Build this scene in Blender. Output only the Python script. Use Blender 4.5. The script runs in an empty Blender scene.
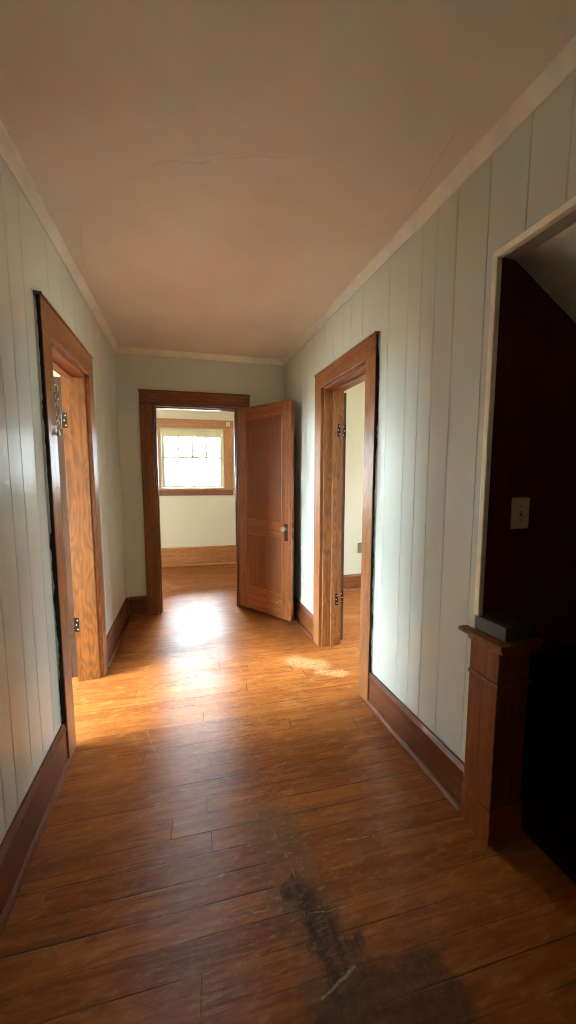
import bpy, bmesh, math, random
import numpy as np
from mathutils import Matrix, Vector
random.seed(7)
S = bpy.context.scene
C = S.collection
PI = math.pi

# ------------------------------------------------------------------ geometry helpers
def linkmesh(name, bm, mat, parent=None, smooth=False):
    me = bpy.data.meshes.new(name)
    bmesh.ops.recalc_face_normals(bm, faces=bm.faces[:])
    bm.to_mesh(me); bm.free()
    if mat is not None: me.materials.append(mat)
    if smooth:
        for p in me.polygons: p.use_smooth = True
        me.set_sharp_from_angle(angle=math.radians(40))
    o = bpy.data.objects.new(name, me)
    C.objects.link(o)
    if parent is not None: o.parent = parent
    return o

def box(bm, x0, x1, y0, y1, z0, z1, bev=0.0, M=None):
    vs = [bm.verts.new(Vector((x, y, z))) for x in (x0, x1) for y in (y0, y1) for z in (z0, z1)]
    idx = [(0,1,3,2),(4,6,7,5),(0,4,5,1),(2,3,7,6),(0,2,6,4),(1,5,7,3)]
    fs = [bm.faces.new([vs[i] for i in f]) for f in idx]
    geom = vs
    if bev > 0:
        es = list({e for f in fs for e in f.edges})
        r = bmesh.ops.bevel(bm, geom=es, offset=bev, segments=2, profile=.5, affect='EDGES', clamp_overlap=True)
        geom = list({v for f in r['faces'] for v in f.verts} | {v for v in vs if v.is_valid})
    if M is not None:
        for v in geom: v.co = M @ v.co
    return bm

def prism(bm, prof, axis, a0, a1):
    """extrude a closed 2-D profile along an axis; profile is in the two other axes, in xyz order"""
    def P(u, v, w):
        return {'x': (w, u, v), 'y': (u, w, v), 'z': (u, v, w)}[axis]
    A = [bm.verts.new(P(u, v, a0)) for u, v in prof]
    B = [bm.verts.new(P(u, v, a1)) for u, v in prof]
    n = len(prof)
    for i in range(n):
        bm.faces.new([A[i], A[(i+1) % n], B[(i+1) % n], B[i]])
    bm.faces.new(A); bm.faces.new(B[::-1])
    return bm

def cyl(bm, p, q, r, seg=16, r2=None):
    p = Vector(p); q = Vector(q); d = q-p
    M = Matrix.Translation((p+q)/2) @ d.to_track_quat('Z', 'Y').to_matrix().to_4x4()
    bmesh.ops.create_cone(bm, cap_ends=True, segments=seg, radius1=r, radius2=r if r2 is None else r2, depth=d.length, matrix=M)

def lathe(bm, prof, M, seg=24):
    """prof: (r, z) list, revolved about local Z then moved by M"""
    rings = []
    for r, z in prof:
        rings.append([bm.verts.new(M @ Vector((r*math.cos(2*PI*k/seg), r*math.sin(2*PI*k/seg), z))) for k in range(seg)])
    for a, b in zip(rings, rings[1:]):
        for k in range(seg):
            bm.faces.new([a[k], a[(k+1) % seg], b[(k+1) % seg], b[k]])
    bm.faces.new(rings[0][::-1]); bm.faces.new(rings[-1])

def torus(bm, M, R, r, sx=1.0, sy=1.0, seg=18, sub=8):
    g = []
    for i in range(seg):
        a = 2*PI*i/seg
        ring = []
        for j in range(sub):
            b = 2*PI*j/sub
            ring.append(bm.verts.new(M @ Vector(((R+r*math.cos(b))*math.cos(a)*sx, (R+r*math.cos(b))*math.sin(a)*sy, r*math.sin(b)))))
        g.append(ring)
    for i in range(seg):
        for j in range(sub):
            bm.faces.new([g[i][j], g[(i+1) % seg][j], g[(i+1) % seg][(j+1) % sub], g[i][(j+1) % sub]])

def empty(name, M=None):
    o = bpy.data.objects.new(name, None); C.objects.link(o)
    o.empty_display_size = .1
    if M is not None: o.matrix_world = M
    return o

def tag(o, label=None, cat=None, kind=None, group=None):
    if label: o['label'] = label
    if cat: o['category'] = cat
    if kind: o['kind'] = kind
    if group: o['group'] = group
    return o

def struct(o, label=None, cat=None): return tag(o, label, cat, 'structure')

# ------------------------------------------------------------------ materials
class N:
    def __init__(s, name):
        s.m = bpy.data.materials.new(name); s.m.use_nodes = True
        s.t = s.m.node_tree; s.t.nodes.clear()
        s.out = s.t.nodes.new('ShaderNodeOutputMaterial')
    def n(s, typ, **kw):
        nd = s.t.nodes.new(typ)
        for k, v in kw.items():
            if hasattr(nd, k): setattr(nd, k, v)
        return nd
    def put(s, sock, v):
        if isinstance(v, bpy.types.NodeSocket): s.t.links.new(v, sock)
        elif v is not None: sock.default_value = v
    def math(s, op, a, b=None, c=None, clamp=False):
        nd = s.n('ShaderNodeMath', operation=op); nd.use_clamp = clamp
        s.put(nd.inputs[0], a)
        if b is not None: s.put(nd.inputs[1], b)
        if c is not None: s.put(nd.inputs[2], c)
        return nd.outputs[0]
    def vmath(s, op, a, b=None, scale=None):
        nd = s.n('ShaderNodeVectorMath', operation=op)
        s.put(nd.inputs[0], a)
        if b is not None: s.put(nd.inputs[1], b)
        if scale is not None: s.put(nd.inputs['Scale'], scale)
        return nd.outputs['Value'] if op in ('DOT_PRODUCT', 'LENGTH', 'DISTANCE') else nd.outputs[0]
    def mix(s, f, a, b, blend='MIX'):
        nd = s.n('ShaderNodeMix', data_type='RGBA', blend_type=blend)
        s.put(nd.inputs[0], f)
        s.put(nd.inputs[6], a); s.put(nd.inputs[7], b)
        return nd.outputs[2]
    def noise(s, vec, scale, detail=4, rough=.55, dist=0.0):
        nd = s.n('ShaderNodeTexNoise')
        s.put(nd.inputs['Vector'], vec); nd.inputs['Scale'].default_value = scale
        nd.inputs['Detail'].default_value = detail; nd.inputs['Roughness'].default_value = rough
        nd.inputs['Distortion'].default_value = dist
        return nd.outputs[0]
    def smooth(s, v, a, b, lo=0.0, hi=1.0):
        nd = s.n('ShaderNodeMapRange', interpolation_type='SMOOTHSTEP')
        s.put(nd.inputs[0], v)
        for i, k in enumerate((a, b, lo, hi)): s.put(nd.inputs[i+1], k)
        return nd.outputs[0]
    def scale(s, vec, sc):
        return s.vmath('MULTIPLY', vec, sc)
    def bsdf(s, col, rough, bump=None, bstr=.2, bdist=.002, spec=.5, metal=0.0, coat=0.0, coat_rough=.1):
        b = s.n('ShaderNodeBsdfPrincipled')
        s.put(b.inputs['Base Color'], col); s.put(b.inputs['Roughness'], rough)
        b.inputs['Metallic'].default_value = metal
        b.inputs['Specular IOR Level'].default_value = spec
        s.put(b.inputs['Coat Weight'], coat); s.put(b.inputs['Coat Roughness'], coat_rough)
        if bump is not None:
            bp = s.n('ShaderNodeBump'); bp.inputs['Strength'].default_value = bstr
            bp.inputs['Distance'].default_value = bdist
            s.put(bp.inputs['Height'], bump)
            s.t.links.new(bp.outputs[0], b.inputs['Normal'])
            if isinstance(coat, (int, float)) and coat > 0: s.t.links.new(bp.outputs[0], b.inputs['Coat Normal'])
        s.t.links.new(b.outputs[0], s.out.inputs[0])
        return b

def c4(r, g, b): return (r, g, b, 1.0)
def obj_coord(m, rnd=True):
    o = m.n('ShaderNodeTexCoord').outputs['Object']
    if rnd:
        r = m.n('ShaderNodeObjectInfo').outputs['Random']
        o = m.vmath('ADD', o, m.vmath('SCALE', (13.1, 7.7, 9.3), scale=r))
    return o

def paint(name, col, rough=.35, var=.06, bstr=.12, scale=5.0, spec=.5, coarse=0.0):
    m = N(name); o = obj_coord(m, False)
    n1 = m.noise(o, scale, 3); n2 = m.noise(o, 60, 3)
    dark = c4(*[v*(1-var*1.6) for v in col[:3]]); lite = c4(*[min(1, v*(1+var)) for v in col[:3]])
    h = m.math('ADD', m.math('MULTIPLY', m.noise(o, 7, 2), .8), m.math('MULTIPLY', n2, .25))
    m.bsdf(m.mix(m.smooth(n1, .3, .7), dark, lite), m.math('ADD', rough, m.math('MULTIPLY', m.math('SUBTRACT', n1, .5), .04)), h, bstr, .004, spec)
    return m.m

def wood(name, dark, light, axis='z', rough=.3, spec=.5, cath=.5, bstr=.12, scale=1.0):
    """varnished board: long grain streaks with wide cathedral figure"""
    m = N(name); o = obj_coord(m)
    k = {'x': 0, 'y': 1, 'z': 2}[axis]
    def st(a, b):
        v = [a, a, a]; v[k] = b; return tuple(x*scale for x in v)
    warp = m.noise(m.scale(o, st(7, 1.6)), 1.0, 2)
    fine = m.noise(m.scale(o, st(150, 3.5)), 1.0, 4, .65)
    mid = m.noise(m.scale(o, st(38, 1.3)), 1.0, 3, .6, .4)
    rings = m.math('SINE', m.math('MULTIPLY', warp, 85.0))
    rings = m.math('MULTIPLY_ADD', rings, .5, .5)
    f = m.math('ADD', m.math('MULTIPLY', rings, cath*.5), m.math('MULTIPLY', mid, 1.0-cath*.5))
    f = m.math('ADD', m.math('MULTIPLY', f, .75), m.math('MULTIPLY', fine, .25))
    col = m.mix(m.smooth(f, .22, .72), c4(*dark), c4(*light))
    wear = m.smooth(m.noise(o, 3.2, 4, .65), .5, .8)
    col = m.mix(m.math('MULTIPLY', wear, .25), col, c4(*[min(1, v*1.35) for v in light]))
    m.bsdf(col, m.math('ADD', rough, m.math('MULTIPLY', fine, .12)), m.math('ADD', fine, m.math('MULTIPLY', warp, 2.0)), bstr, .0015, spec)
    return m.m

def plain(name, col, rough=.5, metal=0.0, spec=.5, var=.12):
    m = N(name); o = obj_coord(m)
    n1 = m.noise(o, 40, 4)
    m.bsdf(m.mix(n1, c4(*[v*(1-var) for v in col]), c4(*[min(1, v*(1+var)) for v in col])), rough, n1, .08, .001, spec, metal)
    return m.m

M_wall = paint('hall_panel_paint', (.635, .66, .575), .25, 0, .045)
M_endwall = paint('hall_end_paint', (.63, .67, .56), .34, 0, .05)
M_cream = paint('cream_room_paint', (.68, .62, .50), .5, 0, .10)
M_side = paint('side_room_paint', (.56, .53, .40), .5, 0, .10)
M_ceil = paint('ceiling_plaster', (.66, .585, .50), .55, .05, .30, 2.2, .35)
M_crown = paint('ceiling_crown_paint', (.80, .74, .645), .5, .05, .15, 9)
M_white = paint('white_crown_paint', (.86, .82, .67), .42, .06, .15, 9)
M_bead = paint('corner_bead_paint', (.90, .84, .68), .42, .05, .2, 14)

M_case_z = wood('casing_wood_upright', (.14, .045, .013), (.33, .122, .037), 'z', .26, .5, .35)
M_case_y = wood('casing_wood_head', (.14, .045, .013), (.33, .122, .037), 'y', .26, .5, .35)
M_case_x = wood('casing_wood_across', (.12, .040, .012), (.27, .096, .030), 'x', .26, .5, .35)
M_caseE_z = wood('end_casing_wood_upright', (.12, .040, .012), (.27, .096, .030), 'z', .3, .5, .35)
M_oak_z = wood('golden_jamb_wood', (.125, .038, .008), (.27, .098, .020), 'z', .3, .5, .5)
M_oakR_z = wood('right_jamb_wood', (.16, .055, .015), (.35, .135, .038), 'z', .3, .5, .5)
M_soffit_y = wood('red_soffit_wood', (.13, .03, .009), (.26, .075, .02), 'y', .35, .5, .3)
M_door_z = wood('door_stile_wood', (.18, .050, .011), (.37, .122, .028), 'z', .3, .5, .35)
M_door_x = wood('door_rail_wood', (.19, .053, .011), (.38, .126, .028), 'x', .3, .5, .35)
M_doorp = wood('door_panel_wood', (.185, .055, .0135), (.26, .086, .022), 'z', .38, .5, .2)
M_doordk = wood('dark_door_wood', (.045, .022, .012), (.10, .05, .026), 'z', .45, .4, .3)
M_base_y = wood('baseboard_wood_along', (.080, .019, .005), (.19, .052, .0125), 'y', .3, .5, .35)
M_base_x = wood('baseboard_wood_across', (.11, .032, .009), (.25, .078, .020), 'x', .3, .5, .35)
M_basefar = wood('far_baseboard_wood', (.27, .095, .028), (.50, .21, .068), 'x', .35, .5, .3)
M_apron = wood('window_apron_wood', (.17, .058, .026), (.28, .105, .05), 'x', .4, .5, .3)
M_win_z = wood('window_casing_upright', (.34, .15, .07), (.52, .255, .13), 'z', .4, .5, .3)
M_win_x = wood('window_casing_across', (.34, .14, .065), (.52, .245, .12), 'x', .4, .5, .3)
M_newel = wood('newel_wood', (.12, .026, .006), (.28, .075, .015), 'z', .33, .5, .3)
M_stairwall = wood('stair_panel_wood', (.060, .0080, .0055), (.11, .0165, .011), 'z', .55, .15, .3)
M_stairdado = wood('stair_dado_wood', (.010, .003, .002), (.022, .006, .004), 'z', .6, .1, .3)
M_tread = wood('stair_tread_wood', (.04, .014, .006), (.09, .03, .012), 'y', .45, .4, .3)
M_grey = plain('grey_block_paint', (.075, .062, .05), .45)
M_edge = plain('dark_brown_matt', (.032, .014, .007), .7, 0, .2, .4)
M_iron = plain('dark_hinge_metal', (.035, .028, .022), .38, .8)
M_steel = plain('worn_hinge_metal', (.55, .50, .42), .34, .9)
M_brass = plain('old_brass', (.36, .22, .08), .35, .9)
M_knobplate = plain('bronze_plate', (.05, .022, .012), .4, .7)
M_ivory = plain('ivory_plastic', (.82, .64, .31), .42, 0, .5, .05)
M_ivdark = plain('toggle_plastic', (.26, .19, .09), .45)
M_sash = paint('sash_paint', (.66, .64, .50), .45, .05)
M_shade = paint('shade_cloth', (.72, .66, .44), .8, .04)
M_outlet = plain('brown_outlet_plastic', (.16, .13, .09), .5)
M_bracket = plain('white_bracket_metal', (.80, .77, .68), .35)
M_chain = plain('chain_metal', (.62, .56, .45), .3, .85)

def glass_mat():
    m = N('window_glass')
    t = m.n('ShaderNodeBsdfTransparent'); t.inputs[0].default_value = c4(.96, .98, .97)
    g = m.n('ShaderNodeBsdfGlossy'); g.inputs['Roughness'].default_value = .02
    fr = m.n('ShaderNodeFresnel'); fr.inputs[0].default_value = 1.45
    mx = m.n('ShaderNodeMixShader')
    m.t.links.new(fr.outputs[0], mx.inputs[0]); m.t.links.new(t.outputs[0], mx.inputs[1]); m.t.links.new(g.outputs[0], mx.inputs[2])
    m.t.links.new(mx.outputs[0], m.out.inputs[0])
    return m.m
M_glass = glass_mat()
def knob_glass():
    m = N('faceted_knob_glass')
    b = m.bsdf(c4(.9, .86, .78), .06, spec=.8)
    b.inputs['Transmission Weight'].default_value = .6
    return m.m
M_knob = knob_glass()

# ------------------------------------------------------------------ floor material
A_END = -0.0882
def seg_mask(m, P, A, B, w, soft):
    """1 on the segment A-B (floor metres), 0 away from it"""
    A = Vector((A[0], A[1], 0)); B = Vector((B[0], B[1], 0)); d = B-A
    pa = m.vmath('SUBTRACT', P, tuple(A))
    t = m.math('MULTIPLY', m.vmath('DOT_PRODUCT', pa, tuple(d)), 1.0/d.length_squared, clamp=True)
    q = m.vmath('SUBTRACT', pa, m.vmath('SCALE', tuple(d), scale=t))
    return m.smooth(m.vmath('LENGTH', q), w, w+soft, 1.0, 0.0)

def floor_mat():
    m = N('worn_board_floor')
    co = m.n('ShaderNodeTexCoord').outputs['Object']
    sep0 = m.n('ShaderNodeSeparateXYZ'); m.put(sep0.inputs[0], co)
    X, Y = sep0.outputs[0], sep0.outputs[1]
    flat = m.n('ShaderNodeCombineXYZ'); m.put(flat.inputs[0], X); m.put(flat.inputs[1], Y)
    P = flat.outputs[0]
    ca, sa = math.cos(A_END), math.sin(A_END)
    u = m.math('ADD', m.math('MULTIPLY', X, ca), m.math('MULTIPLY', Y, sa))
    v = m.math('ADD', m.math('MULTIPLY', X, -sa), m.math('MULTIPLY', Y, ca))
    W, L = .083, 1.15
    vr = m.math('DIVIDE', v, W)
    row = m.math('FLOOR', vr); fv = m.math('FRACT', vr)
    wn = m.n('ShaderNodeTexWhiteNoise', noise_dimensions='1D'); m.put(wn.inputs['W'], row)
    ur = m.math('ADD', m.math('DIVIDE', u, L), m.math('MULTIPLY', wn.outputs[0], 7.3))
    colm = m.math('FLOOR', ur); fu = m.math('FRACT', ur)
    pid = m.n('ShaderNodeCombineXYZ'); m.put(pid.inputs[0], row); m.put(pid.inputs[1], colm)
    wp = m.n('ShaderNodeTexWhiteNoise', noise_dimensions='2D'); m.put(wp.inputs['Vector'], pid.outputs[0])
    rnd = wp.outputs[0]
    # grain coordinates, shifted per board
    gc = m.n('ShaderNodeCombineXYZ')
    m.put(gc.inputs[0], m.math('ADD', u, m.math('MULTIPLY', rnd, 31.0))); m.put(gc.inputs[1], v); m.put(gc.inputs[2], m.math('MULTIPLY', rnd, 17.0))
    G = gc.outputs[0]
    fine = m.noise(m.scale(G, (4, 120, 1)), 1.0, 4, .65)
    mid = m.noise(m.scale(G, (2.2, 26, 1)), 1.0, 4, .6, .6)
    warp = m.noise(m.scale(G, (1.3, 9, 1)), 1.0, 2)
    rings = m.math('MULTIPLY_ADD', m.math('SINE', m.math('MULTIPLY', warp, 70.0)), .5, .5)
    f = m.math('ADD', m.math('MULTIPLY', rings, .09), m.math('ADD', m.math('MULTIPLY', mid, .56), m.math('MULTIPLY', fine, .35)))
    f = m.math('ADD', f, m.math('MULTIPLY', m.math('SUBTRACT', rnd, .5), .15))
    col = m.mix(m.smooth(f, .25, .75), c4(.195, .047, .0060), c4(.43, .136, .028))
    # broad blotches of redder and paler finish
    blot = m.noise(P, 2.1, 5, .6)
    col = m.mix(m.smooth(blot, .45, .75, 0, .45), col, c4(.215, .055, .010))
    pale = m.noise(m.vmath('ADD', P, (5.3, 2.2, 0)), 3.4, 6, .7)
    col = m.mix(m.smooth(pale, .55, .82, 0, .55), col, c4(.54, .235, .075))
    sc1 = m.noise(m.vmath('ADD', m.scale(P, (9, 26, 1)), (1.7, 4.1, 0)), 1.0, 7, .72)
    col = m.mix(m.smooth(sc1, .50, .72, 0, .6), col, c4(.50, .235, .085))
    sc2 = m.noise(m.vmath('ADD', m.scale(P, (5, 13, 1)), (8.1, .6, 0)), 1.0, 7, .7)
    col = m.mix(m.smooth(sc2, .52, .70, 0, .42), col, c4(.085, .021, .004))
    # seams: open in some places, filled in others
    fv_ = fv
    e = m.math('MINIMUM', fv, m.math('SUBTRACT', 1.0, fv))
    e = m.math('ADD', e, m.math('MULTIPLY', m.math('SUBTRACT', m.noise(m.scale(P, (22, 22, 1)), 1.0, 4, .7), .5), .045))
    seam = m.smooth(e, .012, .046, 1.0, 0.0)
    brk = m.smooth(m.noise(m.scale(G, (1.6, 3, 1)), 1.0, 4, .6), .44, .60)
    seam = m.math('MULTIPLY', seam, m.math('ADD', .06, m.math('MULTIPLY', brk, .94)))
    eu = m.math('MINIMUM', fu, m.math('SUBTRACT', 1.0, fu))
    butt = m.math('MULTIPLY', m.smooth(eu, .0012, .0032, 1.0, 0.0), m.smooth(rnd, .62, .7))
    gap = m.math('MAXIMUM', seam, butt)
    col = m.mix(m.math('MULTIPLY', gap, .93), col, c4(.045, .014, .004))
    # wobble used to break up the outlines of stains
    wob = m.n('ShaderNodeTexNoise'); m.put(wob.inputs['Vector'], P); wob.inputs['Scale'].default_value = 9; wob.inputs['Detail'].default_value = 5; wob.inputs['Roughness'].default_value = .68
    Pw = m.vmath('ADD', P, m.vmath('SCALE', m.vmath('SUBTRACT', wob.outputs[1], (.5, .5, .5)), scale=.16))
    Pf = m.vmath('ADD', P, m.vmath('SCALE', m.vmath('SUBTRACT', wob.outputs[1], (.5, .5, .5)), scale=.03))
    grit = m.noise(P, 45, 4, .7)
    streak = m.noise(m.scale(P, (30, 4, 1)), 1.0, 4, .7)
    # grey worn lane before the black scorch
    lane = m.math('MAXIMUM', seg_mask(m, Pw, (.34, 1.26), (.36, .98), .05, .10), seg_mask(m, Pw, (.36, 1.02), (.42, .78), .05, .09))
    col = m.mix(m.math('MULTIPLY', lane, m.smooth(grit, .25, .75, .25, .75)), col, c4(.17, .105, .06))
    # black scorch marks
    s1 = m.math('MAXIMUM', seg_mask(m, Pw, (.355, 1.05), (.40, .83), .012, .035), seg_mask(m, Pw, (.40, .98), (.455, .82), .012, .035))
    s2 = m.math('MAXIMUM', s1, seg_mask(m, Pw, (.385, .785), (.42, .80), .012, .03))
    s2 = m.math('MAXIMUM', s2, seg_mask(m, Pw, (.47, .83), (.50, .84), .010, .025))
    sc = m.math('MULTIPLY', s2, m.smooth(streak, .30, .55, .35, 1.0))
    col = m.mix(m.math('MULTIPLY', sc, .80), col, c4(.026, .020, .014))
    # the darker boards at the stair end
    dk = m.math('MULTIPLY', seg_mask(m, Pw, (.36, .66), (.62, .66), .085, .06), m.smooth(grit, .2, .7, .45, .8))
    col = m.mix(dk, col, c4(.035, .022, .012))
    pale_line = seg_mask(m, Pf, (.345, .765), (.46, .79), .002, .004)
    # pale patch by the right-hand doorway
    bp = m.math('MAXIMUM', seg_mask(m, Pw, (.86, 2.47), (1.02, 2.36), .03, .08), seg_mask(m, Pw, (.98, 2.28), (1.12, 2.22), .02, .05))
    col = m.mix(m.math('MULTIPLY', bp, m.smooth(grit, .3, .62, .1, .5)), col, c4(.66, .44, .21))
    # trodden middle of the hall: fine pale scuffs
    zone = m.math('MAXIMUM', seg_mask(m, Pw, (.22, 1.85), (.34, 1.05), .12, .28), m.math('MULTIPLY', seg_mask(m, Pw, (-.1, 1.1), (.8, 1.1), .2, .4), .5))
    scf = m.smooth(m.noise(m.scale(Pf, (26, 70, 1)), 1.0, 8, .78), .50, .68)
    col = m.mix(m.math('MULTIPLY', m.math('MULTIPLY', scf, zone), .5), col, c4(.52, .32, .17))
    # scratches
    sl = None
    for A, B in [((.33,1.31),(.345,1.22)),((.345,1.22),(.365,1.13)),((.365,1.13),(.37,1.06)),((.13,1.24),(.21,1.26)),((.07,1.13),(.15,1.16)),
                 ((-.19,2.02),(-.14,1.86)),((-.14,1.86),(-.10,1.76)),((.55,1.13),(.72,1.11)),((.12,1.02),(.26,1.0)),((.58,1.9),(.64,1.78)),((.40,.95),(.55,.93))]:
        k = seg_mask(m, Pf, A, B, .0006, .0028)
        sl = k if sl is None else m.math('MAXIMUM', sl, k)
    sl = m.math('MAXIMUM', m.math('MULTIPLY', sl, m.smooth(grit, .40, .62, .05, .6)), m.math('MULTIPLY', pale_line, .45))
    speck = m.smooth(m.noise(P, 75, 2, .5), .735, .775)
    sl = m.math('MAXIMUM', sl, m.math('MULTIPLY', speck, .5))
    col = m.mix(sl, col, c4(.62, .42, .25))
    # gloss: varnish worn off in places; boards cup a little
    rough = m.math('ADD', .29, m.math('MULTIPLY', m.smooth(pale, .35, .8), .14))
    rough = m.math('ADD', rough, m.math('MULTIPLY', m.math('MAXIMUM', lane, bp), .20))
    rough = m.math('ADD', rough, m.math('MULTIPLY', fine, .07))
    cup = m.math('MULTIPLY', m.math('POWER', m.math('ABSOLUTE', m.math('SUBTRACT', fv, .5)), 2.0), 3.0)
    h = m.math('ADD', m.math('MULTIPLY', gap, -.9), m.math('MULTIPLY', cup, .35))
    h = m.math('ADD', h, m.math('MULTIPLY', m.noise(m.scale(G, (6, 85, 1)), 1.0, 4, .6), .8))
    h = m.math('ADD', h, m.math('MULTIPLY', rnd, .25))
    h = m.math('ADD', h, m.math('MULTIPLY', fine, .30))
    b = m.bsdf(col, rough, h, .46, .0028, .33)
    b.inputs['Anisotropic'].default_value = .85
    tv = m.n('ShaderNodeCombineXYZ'); tv.inputs[0].default_value = -sa; tv.inputs[1].default_value = ca
    m.t.links.new(tv.outputs[0], b.inputs['Tangent'])
    return m.m
M_floor = floor_mat()

def ceiling_mat():
    m = N('old_ceiling_plaster')
    co = m.n('ShaderNodeTexCoord').outputs['Object']
    sp = m.n('ShaderNodeSeparateXYZ'); m.put(sp.inputs[0], co)
    fl = m.n('ShaderNodeCombineXYZ'); m.put(fl.inputs[0], sp.outputs[0]); m.put(fl.inputs[1], sp.outputs[1])
    P = fl.outputs[0]
    n1 = m.noise(P, 1.6, 4, .6); n2 = m.noise(m.scale(P, (2.5, 9, 1)), 1.0, 5, .6)
    wob = m.noise(P, 6, 3)
    off = m.n('ShaderNodeCombineXYZ'); m.put(off.inputs[0], m.math('MULTIPLY', m.math('SUBTRACT', wob, .5), .05)); m.put(off.inputs[1], m.math('MULTIPLY', m.math('SUBTRACT', wob, .5), .07))
    Pw = m.vmath('ADD', P, off.outputs[0])
    col = m.mix(m.smooth(n1, .3, .7), c4(.76, .70, .61), c4(.83, .77, .675))
    col = m.mix(m.smooth(n2, .5, .8, 0, .3), col, c4(.85, .79, .695))
    cr = seg_mask(m, Pw, (-.05, 1.62), (.45, 1.42), .002, .006)
    for A, B in [((-.40,2.05),(-.48,2.5)),((-.50,2.7),(-.44,3.1)),((1.0,1.15),(1.06,1.45))]:
        cr = m.math('MAXIMUM', cr, seg_mask(m, Pw, A, B, .0015, .005))
    lip = seg_mask(m, P, (-.10, 1.60), (.52, 1.40), .004, .02)
    col = m.mix(m.math('MULTIPLY', cr, .15), col, c4(.34, .25, .19))
    h = m.math('ADD', m.math('MULTIPLY', n2, .7), m.math('ADD', m.math('MULTIPLY', n1, 1.4), m.math('MULTIPLY', lip, .5)))
    m.bsdf(col, .55, h, .35, .006, .3)
    return m.m
M_ceiling = ceiling_mat()

# ------------------------------------------------------------------ frames of the slightly crooked house
XL, AL = -0.630, 0.0346
XR = 1.148
YE = 3.80
ZC = 2.655                     # ceiling
TL = Matrix.Translation((XL, 0, 0)) @ Matrix.Rotation(-math.atan(AL), 4, 'Z')     # x = out of left wall, y = along it
TE = Matrix.Translation((0, YE, 0)) @ Matrix.Rotation(math.atan(A_END), 4, 'Z')   # y = through end wall into back room
TR = Matrix.Identity(4)

# ------------------------------------------------------------------ walls with V grooves
def grooved(bm, face, back, spans, grooves, axis='y', gw=.003, gd=.0022):
    """spans: (a0,a1,z0,z1) pieces of a wall whose face plane is at `face` and back at `back`."""
    sgn = 1 if back > face else -1
    for a0, a1, z0, z1 in spans:
        prof = [(back, a0), (face, a0)]
        for g in sorted(grooves):
            if a0+.01 < g < a1-.01:
                prof += [(face, g-gw), (face+sgn*gd, g), (face, g+gw)]
        prof += [(face, a1), (back, a1)]
        prism(bm, prof if axis == 'y' else [(b, a) for a, b in prof], 'z', z0, z1)

# right wall of the hall ( x = XR ), doorway 1.953..2.64, stair opening -0.3..1.085
RB = XR+.155
RD0, RD1, RDZ = 1.953, 2.640, 2.125
ST0, ST1, STZ = -.42, 1.085, 2.232
gr_r = [-1.4, -1.22, -1.1, -.9, -.78, -.6, -.45, -.25, -.12, .05, .19, .30, .47, .58, .72, .836, .965, 1.12, 1.28, 1.40, 1.495, 1.595, 1.765, 2.05, 2.2, 2.31, 2.47, 2.6, 2.84, 3.02, 3.13, 3.3, 3.44]
bm = bmesh.new()
grooved(bm, XR, RB, [(-3.55, ST0, 0, ZC+.05), (ST0, ST1, STZ, ZC+.05), (ST1, RD0, 0, ZC+.05), (RD0, RD1, RDZ, ZC+.05), (RD1, 3.78, 0, ZC+.05)], gr_r)
struct(linkmesh('wall_right', bm, M_wall), 'pale grey-green grooved panel wall on the right of the hall', 'wall')

# left wall
LD0, LD1, LDZ = 2.005, 2.690, 2.090
LB = -.125
gr_l = [-1.5, -1.2, -.9, -.74, -.5, -.3, -.1, .1, .24, .41, .58, .7, .86, 1.0, 1.11, 1.23, 1.345, 1.435, 1.565, 1.672, 1.805, 2.1, 2.3, 2.5, 2.95, 3.15, 3.4]
bm = bmesh.new()
grooved(bm, 0, LB, [(-3.6, LD0, 0, ZC+.05), (LD0, LD1, LDZ, ZC+.05), (LD1, 3.93, 0, ZC+.05)], gr_l)
o = linkmesh('wall_left', bm, M_wall); o.matrix_world = TL
struct(o, 'pale grooved panel wall on the left of the hall', 'wall')

# end wall with its doorway
ED0, ED1, EDZ = -.186, .656, 2.146
bm = bmesh.new()
for x0, x1, z0, z1 in [(-.56, ED0, 0, ZC+.05), (ED0, ED1, EDZ, ZC+.05), (ED1, 1.20, 0, ZC+.05)]:
    box(bm, x0, x1, 0, .13, z0, z1)
o = linkmesh('wall_end', bm, M_endwall); o.matrix_world = TE
struct(o, 'grey-green end wall of the hall around the open doorway', 'wall')
bm = bmesh.new(); box(bm, -.85, 1.5, -2.65, -2.5, 0, ZC+.05)
struct(linkmesh('wall_back', bm, M_wall), 'hall wall behind the viewer', 'wall')

# back room (in the end-wall frame)
BX0, BX1, BD, BZ = -2.2, 1.06, 2.05, 2.62
W1 = (-.372, .600, 1.255, 2.19)      # window opening x0,x1,z0,z1
W2 = (-1.90, -.92, .75, 2.25)
bm = bmesh.new()
cuts = [(BX0-.15, W2[0], 0, BZ+.05), (W2[0], W2[1], 0, W2[2]), (W2[0], W2[1], W2[3], BZ+.05), (W2[1], W1[0], 0, BZ+.05), (W1[0], W1[1], 0, W1[2]), (W1[0], W1[1], W1[3], BZ+.05), (W1[1], BX1+.1, 0, BZ+.05)]
for x0, x1, z0, z1 in cuts: box(bm, x0, x1, BD, BD+.16, z0, z1)
o = linkmesh('wall_window', bm, M_cream); o.matrix_world = TE
struct(o, 'cream wall of the far room under and around its window', 'wall')
bm = bmesh.new(); box(bm, BX1, BX1+.09, .135, BD, 0, BZ+.05)
o = linkmesh('wall_far_room_right', bm, M_cream); o.matrix_world = TE; struct(o, 'right wall of the far room', 'wall')
bm = bmesh.new()
box(bm, BX0-.15, BX0, .13, BD, 0, BZ+.05)
o = linkmesh('wall_far_room_left', bm, M_cream); o.matrix_world = TE; struct(o, 'left wall of the far room', 'wall')
bm = bmesh.new()
box(bm, BX0-.15, -.60, .0, .145, 0, BZ+.05); box(bm, -.599, ED0, .1305, .145, 0, BZ+.05); box(bm, ED0, ED1, .1305, .145, EDZ, BZ+.05); box(bm, ED1, BX1, .1305, .145, 0, BZ+.05)
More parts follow.
